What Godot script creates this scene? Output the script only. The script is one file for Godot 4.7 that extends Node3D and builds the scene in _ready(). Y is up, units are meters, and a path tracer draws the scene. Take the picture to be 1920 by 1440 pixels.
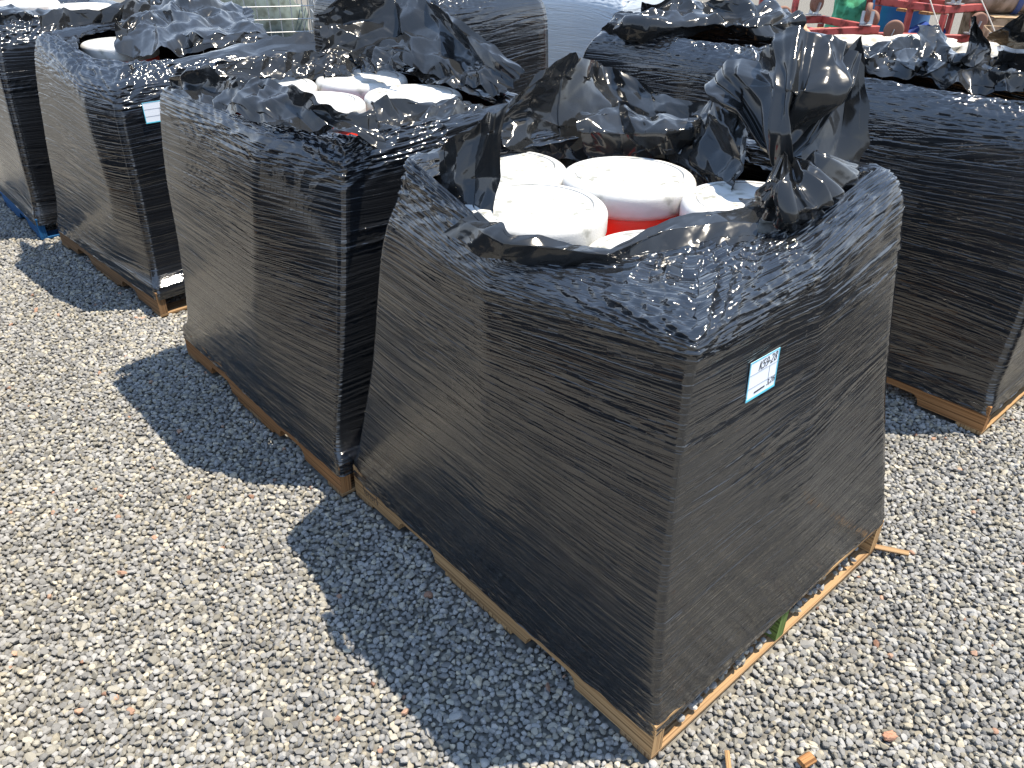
extends Node3D

# ------------------------------------------------------------------ state
var rng := RandomNumberGenerator.new()
var used := {}
var M := {}
var noise_a := FastNoiseLite.new()
var noise_b := FastNoiseLite.new()

# ------------------------------------------------------------------ scene
func _ready():
	rng.seed = 4711
	for i in 4096:
		hash_tab.append(rng.randf() * 2.0 - 1.0)
	noise_a.seed = 11; noise_a.noise_type = FastNoiseLite.TYPE_SIMPLEX_SMOOTH; noise_a.frequency = 1.0; noise_a.fractal_type = FastNoiseLite.FRACTAL_NONE
	noise_b.seed = 77; noise_b.noise_type = FastNoiseLite.TYPE_SIMPLEX_SMOOTH; noise_b.frequency = 1.0; noise_b.fractal_octaves = 3
	make_camera_and_light()
	make_materials()
	make_ground()
	make_pallets()
	make_loads()
	make_coolers()
	make_background()
	make_litter()

func make_camera_and_light():
	var cam := Camera3D.new()
	cam.name = "camera"
	cam.fov = 51.79
	cam.near = 0.05
	cam.far = 200.0
	add_child(cam)
	cam.position = Vector3(0, 1.636, 0)
	cam.rotation = Vector3(deg_to_rad(-31.61), 0, 0)
	cam.rotate_object_local(Vector3(0, 0, 1), deg_to_rad(0.70))
	cam.current = true
	var env := Environment.new()
	env.background_mode = Environment.BG_SKY
	var sm := ProceduralSkyMaterial.new()
	sm.sky_top_color = Color(0.49, 0.595, 0.745)
	sm.sky_horizon_color = Color(0.84, 0.88, 0.92)
	sm.sky_curve = 0.22
	sm.ground_bottom_color = Color(0.34, 0.33, 0.31)
	sm.ground_horizon_color = Color(0.62, 0.64, 0.66)
	sm.sun_angle_max = 20.0
	sm.energy_multiplier = 1.4
	var sky := Sky.new()
	sky.sky_material = sm
	env.sky = sky
	env.tonemap_mode = Environment.TONE_MAPPER_LINEAR
	env.tonemap_exposure = 1.85
	env.sdfgi_enabled = true
	env.ssao_enabled = true
	env.ssil_enabled = true
	var we := WorldEnvironment.new()
	we.name = "environment"
	we.environment = env
	add_child(we)
	var sun := DirectionalLight3D.new()
	sun.name = "sun"
	sun.light_color = Color(1.0, 0.955, 0.88)
	sun.light_energy = 1.6
	sun.light_angular_distance = 0.5
	sun.shadow_enabled = true
	add_child(sun)
	sun.look_at_from_position(Vector3(0.387, 1.05, -0.078) * 10.0, Vector3.ZERO, Vector3(0, 0, 1))

# ------------------------------------------------------------------ naming
func numbered(n: String) -> String:
	if not used.has(n):
		used[n] = 0
		return n
	used[n] += 1
	return "%s_%03d" % [n, used[n]]

func thing(n: String, label: String, category: String, at := Vector3.ZERO, turn := 0.0, group := "") -> Node3D:
	var o := Node3D.new()
	o.name = numbered(n)
	add_child(o)
	o.position = at
	o.rotation.y = turn
	tag(o, label, category, group)
	return o

func tag(o: Node, label: String, category: String, group := ""):
	o.set_meta("label", label)
	o.set_meta("category", category)
	if group != "":
		o.set_meta("group", group)

func part(parent: Node, n: String, mesh: Mesh, mat: Material, xf := Transform3D.IDENTITY) -> MeshInstance3D:
	var o := MeshInstance3D.new()
	if parent == self:
		o.name = numbered(n)
	else:
		o.name = n
	o.mesh = mesh
	o.material_override = mat
	parent.add_child(o, true)
	o.transform = xf
	return o

# ------------------------------------------------------------------ textures and materials
func lin(r: float, g: float, b: float) -> Color:
	return Color(r, g, b).linear_to_srgb()

func noise_image(seed_: int, freq: float, w: int, h: int, octaves := 1, kind := FastNoiseLite.TYPE_SIMPLEX) -> Image:
	var n := FastNoiseLite.new()
	n.seed = seed_
	n.noise_type = kind
	n.frequency = freq
	n.fractal_type = FastNoiseLite.FRACTAL_FBM if octaves > 1 else FastNoiseLite.FRACTAL_NONE
	n.fractal_octaves = octaves
	return n.get_seamless_image(w, h, false, false, 0.15)

func stretched(seed_: int, freq: float, w: int, S: int, octaves: int) -> PackedByteArray:
	var a := noise_image(seed_, freq, w, S, octaves)
	a.convert(Image.FORMAT_L8)
	var two := Image.create_empty(w * 2, S, false, Image.FORMAT_L8)
	two.blit_rect(a, Rect2i(0, 0, w, S), Vector2i(0, 0))
	two.blit_rect(a, Rect2i(0, 0, w, S), Vector2i(w, 0))
	two.resize(S * 2, S, Image.INTERPOLATE_CUBIC)
	return two.get_region(Rect2i(S / 2, 0, S, S)).get_data()

# long, near level tension wrinkles of stretched film, as a relief
func streak_image() -> Image:
	var S := 1024
	var da := stretched(3, 0.07, 20, S, 2)
	var db := stretched(9, 0.028, 9, S, 2)
	var dc := stretched(21, 0.11, 40, S, 1)
	var sh := PackedInt32Array()
	for x in S:
		sh.append(int(26.0 * sin(TAU * x / S)))
	var out := PackedByteArray()
	out.resize(S * S)
	for y in S:
		for x in S:
			var i := y * S + x
			var ya := (y + sh[x]) & 1023
			var yb := (y - (sh[x] >> 1)) & 1023
			var ra: float = 1.0 - absf(da[ya * S + x] / 127.5 - 1.0) * 5.0
			var rb: float = 1.0 - absf(db[yb * S + x] / 127.5 - 1.0) * 4.0
			var rc: float = dc[i] / 255.0
			var h := maxf(ra, 0.0) * 0.30 + maxf(rb, 0.0) * 0.56 + rc * 0.14
			out[i] = int(clampf(h, 0.0, 1.0) * 255.0)
	return Image.create_from_data(S, S, false, Image.FORMAT_L8, out)

func tex(im: Image) -> ImageTexture:
	return ImageTexture.create_from_image(im)

func film_material(bump: Texture2D, sx: float, sy: float, strength: float, rough: float, col: Color) -> StandardMaterial3D:
	var m := StandardMaterial3D.new()
	m.albedo_color = col
	m.roughness = rough
	m.metallic_specular = 0.78
	m.normal_enabled = true
	m.normal_texture = bump
	m.normal_scale = strength
	m.uv1_scale = Vector3(sx, sy, 1)
	m.cull_mode = BaseMaterial3D.CULL_DISABLED
	return m

func plain(col: Color, rough := 0.7, spec := 0.5) -> StandardMaterial3D:
	var m := StandardMaterial3D.new()
	m.albedo_color = col
	m.roughness = rough
	m.metallic_specular = spec
	return m

func ramp(im: Image, stops: Array, cols: Array) -> ImageTexture:
	im.convert(Image.FORMAT_L8)
	var g := Gradient.new()
	g.offsets = PackedFloat32Array(stops)
	g.colors = PackedColorArray(cols)
	var lut := []
	for i in 256:
		lut.append(g.sample(i / 255.0))
	var d := im.get_data()
	var o := PackedByteArray()
	o.resize(d.size() * 3)
	for i in d.size():
		var c: Color = lut[d[i]]
		o[i * 3] = int(c.r * 255.0)
		o[i * 3 + 1] = int(c.g * 255.0)
		o[i * 3 + 2] = int(c.b * 255.0)
	return tex(Image.create_from_data(im.get_width(), im.get_height(), false, Image.FORMAT_RGB8, o))

func make_materials():
	var st := streak_image()
	st.bump_map_to_normal_map(1.5)
	var streak := tex(st)
	M.wrap = film_material(streak, 0.42, 1.25, 1.15, 0.09, lin(0.010, 0.011, 0.013))
	M.wrap_far = film_material(streak, 0.4, 0.9, 1.1, 0.11, lin(0.010, 0.011, 0.013))
	M.wrap_blue = film_material(streak, 0.4, 0.9, 1.0, 0.25, lin(0.36, 0.40, 0.44))
	var cr := noise_image(31, 0.02, 512, 512, 3)
	cr.bump_map_to_normal_map(5.0)
	M.bag = film_material(tex(cr), 1.5, 1.5, 0.08, 0.14, lin(0.016, 0.017, 0.018))
	M.bag.metallic_specular = 0.5
	# wood
	var w := noise_image(5, 0.03, 24, 512, 3)
	w.resize(512, 512, Image.INTERPOLATE_CUBIC)
	var wood := ramp(w, [0.2, 0.45, 0.6, 0.8], [Color(0.62, 0.58, 0.54), Color(0.86, 0.83, 0.8), Color(0.95, 0.93, 0.9), Color(0.78, 0.72, 0.66)])
	var k := 0
	for c in [lin(0.50, 0.34, 0.18), lin(0.42, 0.29, 0.165), lin(0.40, 0.22, 0.10), lin(0.28, 0.18, 0.10), lin(0.02, 0.13, 0.36), lin(0.16, 0.26, 0.08)]:
		var m := plain(c, 0.82, 0.3)
		m.albedo_texture = wood
		m.uv1_scale = Vector3(0.7, 6.0, 1)
		M["wood%d" % k] = m
		k += 1
	# cooler plastics
	var gn := noise_image(41, 0.12, 512, 512, 2)
	gn.bump_map_to_normal_map(2.0)
	var scuff := ramp(noise_image(43, 0.008, 512, 512, 6), [0.12, 0.26, 0.42, 0.6], [Color(0.7, 0.7, 0.67), Color(0.9, 0.9, 0.88), Color(0.975, 0.97, 0.96), Color(1, 1, 1)])
	var cw := plain(lin(0.57, 0.57, 0.555), 0.5, 0.5)
	cw.normal_enabled = true; cw.normal_texture = tex(gn); cw.normal_scale = 0.25
	cw.albedo_texture = scuff
	cw.uv1_triplanar = true; cw.uv1_scale = Vector3(3.1, 3.1, 3.1)
	M.cooler_white = cw
	M.cooler_red = plain(lin(0.74, 0.035, 0.014), 0.38, 0.5)
	M.paper = plain(lin(0.74, 0.78, 0.84), 0.55)
	M.cyan = plain(lin(0.10, 0.50, 0.66), 0.5)
	M.ink = plain(lin(0.02, 0.02, 0.025), 0.6)
	M.print_grey = plain(lin(0.25, 0.27, 0.3), 0.6)
	M.red_paint = plain(lin(0.40, 0.075, 0.065), 0.6)
	var rp := ramp(noise_image(51, 0.015, 256, 256, 4), [0.2, 0.4, 0.7], [Color(0.55, 0.42, 0.36), Color(0.95, 0.9, 0.88), Color(1, 1, 1)])
	M.red_paint.albedo_texture = rp
	M.red_paint.uv1_triplanar = true; M.red_paint.uv1_scale = Vector3(1.5, 1.5, 1.5)
	M.steel = plain(lin(0.45, 0.45, 0.44), 0.45); M.steel.metallic = 0.6
	M.rubber_brown = plain(lin(0.20, 0.10, 0.065), 0.75)
	M.rubber_black = plain(lin(0.02, 0.02, 0.02), 0.7)

# ------------------------------------------------------------------ mesh helpers
func surf(v: PackedVector3Array, uv: PackedVector2Array, idx: PackedInt32Array) -> ArrayMesh:
	var arr := []
	arr.resize(Mesh.ARRAY_MAX)
	arr[Mesh.ARRAY_VERTEX] = v
	arr[Mesh.ARRAY_TEX_UV] = uv
	arr[Mesh.ARRAY_INDEX] = idx
	var st := SurfaceTool.new()
	st.create_from_arrays(arr)
	st.generate_normals()
	st.generate_tangents()
	return st.commit()

func grid_idx(nr: int, nc: int) -> PackedInt32Array:
	var idx := PackedInt32Array()
	idx.resize((nr - 1) * (nc - 1) * 6)
	var k := 0
	for r in nr - 1:
		for c in nc - 1:
			var a := r * nc + c
			idx[k] = a; idx[k + 1] = a + nc; idx[k + 2] = a + 1
			idx[k + 3] = a + 1; idx[k + 4] = a + nc; idx[k + 5] = a + nc + 1
			k += 6
	return idx

func cr4(a: Vector3, b: Vector3, c: Vector3, d: Vector3, t: float) -> Vector3:
	return b.cubic_interpolate(c, a, d, t)

func spline(p: Array, x: float) -> Vector3:
	var n := p.size()
	var i := clampi(int(floor(x)), 0, n - 2)
	var t := x - i
	return cr4(p[maxi(i - 1, 0)], p[i], p[i + 1], p[mini(i + 2, n - 1)], t)

func half_spline(p: Array, x: float) -> Vector3:
	var i := clampi(int(floor(x)), 0, p.size() - 2)
	return spline(p, x).lerp((p[i] as Vector3).lerp(p[i + 1], x - i), 0.85)

# sharp straight creases of crumpled film: folded triangle waves in several directions
const FOLD_DIR := [Vector2(0.94, 0.34), Vector2(-0.42, 0.91), Vector2(0.64, -0.77), Vector2(0.17, 0.98), Vector2(-0.88, 0.47), Vector2(0.5, 0.86)]
func crumple(p: Vector2, lam: float, seed_: float) -> float:
	var f := 0.0
	var l := lam
	var w := noise_a.get_noise_3d(p.x / lam * 0.3, p.y / lam * 0.3, seed_)
	var w2 := noise_a.get_noise_3d(p.x / lam * 0.34 + 31.0, p.y / lam * 0.34, seed_ + 9.0)
	for k in 6:
		var d: Vector2 = FOLD_DIR[k]
		var s := (d.x * p.x + d.y * p.y) / l + seed_ * 1.37 * (k + 1) + (w if k % 2 == 0 else w2) * 0.9
		var tri := absf(s - floor(s) - 0.5) * 2.0
		var gate := clampf(0.35 + 1.6 * (w2 if k % 2 == 0 else w) * (1.0 if k % 3 else -1.0), 0.0, 1.0)
		f += (tri - 0.5) * l * 0.27 * gate
		l *= 0.8
	return f

# flat facets with straight creases: random heights on a skewed triangle net, joined by planes
var hash_tab := PackedFloat32Array()
func facet(p: Vector2, lam: float, seed_: int) -> float:
	var x := p.x / lam
	var y := p.y / lam
	var sk := (x + y) * 0.3660254
	var i := floori(x + sk)
	var j := floori(y + sk)
	var fx := x + sk - i
	var fy := y + sk - j
	var h0 := hash_tab[(i * 73 + j * 1031 + seed_ * 517) & 4095]
	var h2 := hash_tab[((i + 1) * 73 + (j + 1) * 1031 + seed_ * 517) & 4095]
	if fx > fy:
		var h1 := hash_tab[((i + 1) * 73 + j * 1031 + seed_ * 517) & 4095]
		return h0 * (1.0 - fx) + h1 * (fx - fy) + h2 * fy
	var h3 := hash_tab[(i * 73 + (j + 1) * 1031 + seed_ * 517) & 4095]
	return h0 * (1.0 - fy) + h3 * (fy - fx) + h2 * fx

func creased(p: Vector2, lam: float, seed_: float) -> float:
	var w := Vector2(noise_a.get_noise_3d(p.x * 3.0, p.y * 3.0, seed_), noise_a.get_noise_3d(p.x * 3.0 + 17.0, p.y * 3.0, seed_)) * lam * 0.22
	var a := (p + w).rotated(seed_ * 2.1)
	var b := (p - w).rotated(seed_ * 3.7 + 1.0)
	var g := clampf(0.5 + 1.5 * noise_a.get_noise_3d(p.x * 5.0, p.y * 5.0, seed_ + 4.0), 0.0, 1.0)
	var k := int(seed_ * 10.0)
	return lam * (0.24 * facet(Vector2(a.x, a.y * 1.7), lam * 1.3, k) + 0.14 * facet(Vector2(b.x * 1.6, b.y), lam * 0.7, k + 3) + 0.04 * g * facet(Vector2(a.x, a.y * 1.3), lam * 0.28, k + 7))

# a loose sheet of film through a net of control points
func sheet(ctrl: Array, per: int, lam: float, amp: float, seed_: float, edge := 1.0, pleats := 0.0) -> ArrayMesh:
	var nr := (ctrl.size() - 1) * per + 1
	var nc: int = (ctrl[0].size() - 1) * per + 1
	var v := PackedVector3Array()
	v.resize(nr * nc)
	for r in nr:
		var y := r / float(per)
		var row := []
		for c in ctrl[0].size():
			var col := []
			for q in ctrl:
				col.append(q[c])
			row.append(half_spline(col, y))
		for c in nc:
			v[r * nc + c] = half_spline(row, c / float(per))
	var uv := PackedVector2Array()
	uv.resize(nr * nc)
	var lu := 0.0
	var base := v.duplicate()
	var us := PackedFloat32Array(); us.resize(nc)
	var vs := PackedFloat32Array(); vs.resize(nr)
	var mr := nr / 2
	var mc := nc / 2
	for c in range(1, nc):
		us[c] = us[c - 1] + base[mr * nc + c].distance_to(base[mr * nc + c - 1])
	for r in range(1, nr):
		vs[r] = vs[r - 1] + base[r * nc + mc].distance_to(base[(r - 1) * nc + mc])
	for r in nr:
		for c in nc:
			var i := r * nc + c
			var du := base[r * nc + mini(c + 1, nc - 1)] - base[r * nc + maxi(c - 1, 0)]
			var dv := base[mini(r + 1, nr - 1) * nc + c] - base[maxi(r - 1, 0) * nc + c]
			var n := du.cross(dv).normalized()
			var p := Vector2(us[c], vs[r])
			var f := creased(p, lam, seed_) * amp
			if pleats > 0.0:
				var pt := c / float(nc - 1) * pleats + 0.35 * noise_a.get_noise_2d(c * 0.05, seed_)
				f += (absf(pt - floor(pt) - 0.5) * 2.0 - 0.5) * 0.042 * sin(PI * minf(1.0, 0.1 + 0.75 * r / float(nr - 1)))
			var g := noise_a.get_noise_3d(p.x * 14.0, p.y * 14.0, seed_ + 3.0)
			var off := n * f
			# ragged free edges
			var er := minf(r, nr - 1 - r) / float(per)
			var ec := minf(c, nc - 1 - c) / float(per)
			if er < 0.3:
				off += dv.normalized() * g * 0.012 * edge
			if ec < 0.3:
				off += du.normalized() * g * 0.012 * edge
			v[i] = base[i] + off
			uv[i] = p
	return surf(v, uv, grid_idx(nr, nc))

# closed wrap: ctrl[row][column] of Vector3 (u, v, y)
func wrap_mesh(ctrl: Array, rows: int, dens: Array, fillet: float, streak_amp: float, crump_amp: float, seed_: float, slope: float) -> ArrayMesh:
	var nk: int = ctrl[0].size()
	var nr := rows + 1
	# arc length of rows along the mean of the columns
	var ra := [0.0]
	for r in range(1, ctrl.size()):
		var s := 0.0
		for c in nk:
			s += (ctrl[r][c] as Vector3).distance_to(ctrl[r - 1][c])
		ra.append(ra[r - 1] + s / nk)
	var total: float = ra[-1]
	var nc := 1
	for d in dens:
		nc += d
	var v := PackedVector3Array()
	v.resize(nr * nc)
	var uv := PackedVector2Array()
	uv.resize(nr * nc)
	# length round the perimeter, taken half way up
	var mid: Array = ctrl[3]
	var ps := [0.0]
	for c in nk:
		ps.append(ps[c] + (mid[c] as Vector3).distance_to(mid[(c + 1) % nk]))
	for r in nr:
		var L := total * r / float(rows)
		var k := 0
		while k < ra.size() - 2 and ra[k + 1] < L:
			k += 1
		var x: float = k + (L - ra[k]) / maxf(ra[k + 1] - ra[k], 1e-6)
		var poly := []
		for c in nk:
			var col := []
			for q in ctrl:
				col.append(q[c])
			poly.append(spline(col, x))
		var top := clampf((x - 4.2) / 1.6, 0.0, 1.0)
		var low := clampf((1.6 - x) / 1.4, 0.0, 1.0)
		var i := r * nc
		for c in nk:
			var a: Vector3 = poly[c]
			var b: Vector3 = poly[(c + 1) % nk]
			var z: Vector3 = poly[(c + nk - 1) % nk]
			var e: Vector3 = poly[(c + 2) % nk]
			var len_ab := a.distance_to(b)
			var n: int = dens[c] + (1 if c == nk - 1 else 0)
			var nrm := Vector3(-(b.y - a.y), b.x - a.x, 0).normalized()
			for j in n:
				var t: float = j / float(dens[c])
				var p := a.lerp(b, t)
				# rounded creases
				var da := t * len_ab
				var db := (1.0 - t) * len_ab
				var nn := nrm
				if da < fillet:
					var w := 1.0 - da / fillet
					var m: Vector3 = ((z - a).normalized() + (b - a).normalized()) * fillet * 0.25
					p += m * w * w
				elif db < fillet:
					var w := 1.0 - db / fillet
					var m: Vector3 = ((a - b).normalized() + (e - b).normalized()) * fillet * 0.25
					p += m * w * w
				var s: float = ps[c] + (ps[c + 1] - ps[c]) * t
				var h := L + slope * s + 0.03 * noise_a.get_noise_3d(s * 0.8, L * 1.6, seed_)
				var q := 1.0 - 2.6 * absf(noise_a.get_noise_3d(s * 1.3, h * 46.0, seed_ + 5.0))
				var q2 := 1.0 - 2.6 * absf(noise_a.get_noise_3d(s * 2.2 + 40.0, (h - 0.13 * s) * 110.0, seed_ + 6.0))
				var d := (maxf(q, 0.0) * 0.0010 + maxf(q2, 0.0) * 0.00035) * streak_amp * (2.2 if c == 2 or c == 3 else 1.0) * clampf(0.35 + 1.3 * noise_a.get_noise_3d(s * 1.5, h * 9.0, seed_ + 60.0), 0.08, 1.0) * (1.0 + 1.6 * smoothstep(0.45, 0.95, L))
				d += 0.0035 * noise_a.get_noise_3d(s * 2.0, L * 2.5, seed_ + 20.0)
				var lift := 0.0
				if top > 0.0:
					var near := exp(-absf(s - ps[4]) / 0.2)
					var f := crumple(Vector2(s * 0.75, L * 1.5), 0.075, seed_) * (0.3 + 0.9 * near)
					if near > 0.04:
						f += near * (0.75 * crumple(Vector2(s * 0.5 + L * 0.35, L * 1.3 - s * 0.2), 0.05, seed_ + 3.0) + 0.3 * creased(Vector2(s, L * 1.4), 0.05, seed_ + 5.0))
					f += (1.0 - near) * (0.8 * crumple(Vector2(s * 0.16, L * 2.0 + 0.06 * s), 0.036, seed_ + 7.0) + 0.22 * creased(Vector2(s * 0.4, L * 2.0), 0.03, seed_ + 6.0))
					d += f * crump_amp * top
					lift = f * crump_amp * top * 0.8
				if low > 0.0:
					d += low * crumple(Vector2(s * 0.35, L * 1.6), 0.05, seed_ + 8.0) * 0.35
				p += nn * -d
				p.z += lift
				v[i] = Vector3(p.x, p.z, p.y)
				uv[i] = Vector2(s, h + 0.006 * noise_a.get_noise_3d(s * 1.5, L * 5.0, seed_ + 40.0))
				i += 1
	return surf(v, uv, grid_idx(nr, nc))

# box with chamfered long edges; the length runs along x
func board(size: Vector3, ch := 0.003) -> ArrayMesh:
	var hx := size.x / 2
	var hy := size.y / 2
	var hz := size.z / 2
	var prof := PackedVector2Array([Vector2(-hy + ch, -hz), Vector2(hy - ch, -hz), Vector2(hy, -hz + ch), Vector2(hy, hz - ch), Vector2(hy - ch, hz), Vector2(-hy + ch, hz), Vector2(-hy, hz - ch), Vector2(-hy, -hz + ch)])
	var st := SurfaceTool.new()
	st.begin(Mesh.PRIMITIVE_TRIANGLES)
	st.set_smooth_group(-1)
	var run := 0.0
	for i in 8:
		var a := prof[i]
		var b := prof[(i + 1) % 8]
		var l := a.distance_to(b)
		var q := [Vector3(-hx, a.x, a.y), Vector3(hx, a.x, a.y), Vector3(hx, b.x, b.y), Vector3(-hx, b.x, b.y)]
		var uvs := [Vector2(0, run), Vector2(size.x, run), Vector2(size.x, run + l), Vector2(0, run + l)]
		for k in [0, 1, 2, 0, 2, 3]:
			st.set_uv(uvs[k]); st.add_vertex(q[k])
		run += l
	for e in [-1.0, 1.0]:
		for i in range(1, 7):
			var tri := [0, i, i + 1] if e < 0 else [0, i + 1, i]
			for k in tri:
				st.set_uv(Vector2(prof[k].x * 3.0, prof[k].y)); st.add_vertex(Vector3(hx * e, prof[k].x, prof[k].y))
	st.generate_normals()
	return st.commit()

# polygon in x, y pushed along z (centred)
func prism(poly: PackedVector2Array, depth: float) -> ArrayMesh:
	var st := SurfaceTool.new()
	st.begin(Mesh.PRIMITIVE_TRIANGLES)
	st.set_smooth_group(-1)
	var tri := Geometry2D.triangulate_polygon(poly)
	var h := depth / 2
	for s in [-1.0, 1.0]:
		for i in range(0, tri.size(), 3):
			var o := [tri[i], tri[i + 1], tri[i + 2]] if s > 0 else [tri[i], tri[i + 2], tri[i + 1]]
			for k in o:
				st.set_uv(poly[k]); st.add_vertex(Vector3(poly[k].x, poly[k].y, h * s))
	var n := poly.size()
	var run := 0.0
	for i in n:
		var a := poly[i]
		var b := poly[(i + 1) % n]
		var l := a.distance_to(b)
		var q := [Vector3(a.x, a.y, -h), Vector3(b.x, b.y, -h), Vector3(b.x, b.y, h), Vector3(a.x, a.y, h)]
		var uvs := [Vector2(run, 0), Vector2(run + l, 0), Vector2(run + l, depth), Vector2(run, depth)]
		for k in [0, 1, 2, 0, 2, 3]:
			st.set_uv(uvs[k]); st.add_vertex(q[k])
		run += l
	st.generate_normals()
	return st.commit()

# turned shape; a repeated point makes a sharp edge
func lathe(prof: Array, seg: int) -> ArrayMesh:
	var v := PackedVector3Array()
	var uv := PackedVector2Array()
	var idx := PackedInt32Array()
	var run := 0.0
	for i in prof.size():
		if i > 0:
			run += (prof[i] as Vector2).distance_to(prof[i - 1])
		for s in seg + 1:
			var a := TAU * s / seg
			v.append(Vector3(cos(a) * prof[i].x, prof[i].y, sin(a) * prof[i].x))
			uv.append(Vector2(s / float(seg), run))
	for i in prof.size() - 1:
		if (prof[i] as Vector2).distance_to(prof[i + 1]) < 1e-6:
			continue
		for s in seg:
			var a := i * (seg + 1) + s
			var b := a + seg + 1
			idx.append_array(PackedInt32Array([a, b, a + 1, a + 1, b, b + 1]))
	var nm := PackedVector3Array()
	nm.resize(v.size())
	# normals from the profile, so that the seam does not show
	for i in prof.size():
		var p: Vector2 = prof[i]
		var t := Vector2.ZERO
		if i > 0 and p.distance_to(prof[i - 1]) > 1e-6:
			t += (p - prof[i - 1]).normalized()
		if i < prof.size() - 1 and p.distance_to(prof[i + 1]) > 1e-6:
			t += (prof[i + 1] - p).normalized()
		t = t.normalized()
		for s in seg + 1:
			var a := TAU * s / seg
			nm[i * (seg + 1) + s] = Vector3(cos(a) * -t.y, t.x, sin(a) * -t.y)
	var arr := []
	arr.resize(Mesh.ARRAY_MAX)
	arr[Mesh.ARRAY_VERTEX] = v
	arr[Mesh.ARRAY_NORMAL] = nm
	arr[Mesh.ARRAY_TEX_UV] = uv
	arr[Mesh.ARRAY_INDEX] = idx
	var m := ArrayMesh.new()
	m.add_surface_from_arrays(Mesh.PRIMITIVE_TRIANGLES, arr)
	return m

# ------------------------------------------------------------------ ground
func make_ground():
	var pm := PlaneMesh.new()
	pm.size = Vector2(80, 80)
	var g := plain(Color.WHITE, 0.95, 0.2)
	var im := noise_image(61, 0.09, 512, 512, 1, FastNoiseLite.TYPE_CELLULAR)
	g.albedo_texture = ramp(im, [0.0, 0.35, 0.7, 1.0], [lin(0.08, 0.077, 0.07), lin(0.15, 0.143, 0.128), lin(0.22, 0.208, 0.18), lin(0.28, 0.262, 0.22)])
	g.uv1_triplanar = true
	g.uv1_world_triplanar = true
	g.uv1_scale = Vector3(1.3, 1.3, 1.3)
	var o := part(self, "ground", pm, g, Transform3D(Basis.IDENTITY, Vector3(0, -0.004, -10)))
	o.set_meta("kind", "structure")
	o.set_meta("label", "flat yard ground covered in grey crushed gravel")
	# crushed stones
	var root := Node3D.new()
	root.name = "gravel"
	add_child(root)
	root.set_meta("kind", "stuff")
	tag(root, "loose grey and beige crushed stone gravel covering the yard", "gravel")
	var sm := plain(Color.WHITE, 0.88, 0.35)
	sm.vertex_color_use_as_albedo = true
	sm.albedo_texture = ramp(noise_image(63, 0.05, 256, 256, 4), [0.2, 0.5, 0.8], [Color(0.72, 0.72, 0.72), Color(0.92, 0.92, 0.92), Color(1, 1, 1)])
	sm.uv1_triplanar = true
	sm.uv1_scale = Vector3(0.9, 0.9, 0.9)
	var kinds := 5
	var meshes := []
	var bufs := []
	for k in kinds:
		meshes.append(stone_mesh(100 + k))
		bufs.append(PackedFloat32Array())
	var cell := 0.0134
	var x0 := -4.3
	var x1 := 3.0
	var z0 := -6.2
	var z1 := 0.3
	var nx := int((x1 - x0) / cell)
	var nz := int((z1 - z0) / cell)
	for iz in nz:
		var zc := z0 + iz * cell
		for ix in nx:
			var px := x0 + (ix + rng.randf()) * cell
			var pz := zc + rng.randf() * cell
			var r := rng.randf()
			if covered(px, pz):
				continue
			# average stone 15-22 mm, now and then one much larger
			var s := 0.0062 + 0.0038 * r * r + (0.0035 if rng.randf() < 0.025 else 0.0)
			var patch := noise_b.get_noise_2d(px * 0.9, pz * 0.9)
			var c := stone_colour(patch)
			var kk := rng.randi() % kinds
			put_stone(bufs, kk, Vector3(px, s * (0.10 + 0.55 * rng.randf()), pz), s, c)
	# a few stones kicked up on to the bottom board of the front pallet
	var fr := frame(0)
	for i in 170:
		var q := fr * Vector3(0.012 + 0.062 * rng.randf(), 0.026, 0.06 + 0.9 * rng.randf())
		put_stone(bufs, rng.randi() % kinds, Vector3(q.x, 0.033, q.z), 0.0075 + 0.004 * rng.randf(), stone_colour(0.2))
	for k in kinds:
		var mm := MultiMesh.new()
		mm.transform_format = MultiMesh.TRANSFORM_3D
		mm.use_colors = true
		mm.mesh = meshes[k]
		mm.instance_count = bufs[k].size() / 16
		mm.buffer = bufs[k]
		var mi := MultiMeshInstance3D.new()
		mi.name = "stones"
		mi.multimesh = mm
		mi.material_override = sm
		mi.set_meta("kind", "stuff")
		root.add_child(mi, true)

func stone_colour(patch: float) -> Color:
	var t := rng.randf()
	var b: float = 0.20 + 0.23 * pow(rng.randf(), 1.3) + 0.05 * patch
	if t < 0.62:
		return Color(b * 1.0, b * 0.985, b * 0.945)
	if t < 0.9:
		return Color(b * 1.16, b * 1.10, b * 0.94)
	if t < 0.996:
		return Color(b * 1.3 + 0.06, b * 1.2 + 0.05, b * 0.98 + 0.03)
	return Color(b * 1.2 + 0.05, b * 0.85, b * 0.6)

func put_stone(bufs: Array, k: int, p: Vector3, s: float, c: Color):
	var q := Quaternion(Vector3(rng.randf() - 0.5, rng.randf() - 0.5, rng.randf() - 0.5).normalized(), rng.randf() * TAU)
	var b := Basis(q).scaled(Vector3(1, 0.86, 1))
	b = b * s
	bufs[k].append_array(PackedFloat32Array([b.x.x, b.y.x, b.z.x, p.x, b.x.y, b.y.y, b.z.y, p.y, b.x.z, b.y.z, b.z.z, p.z, c.r, c.g, c.b, 1.0]))

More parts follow.
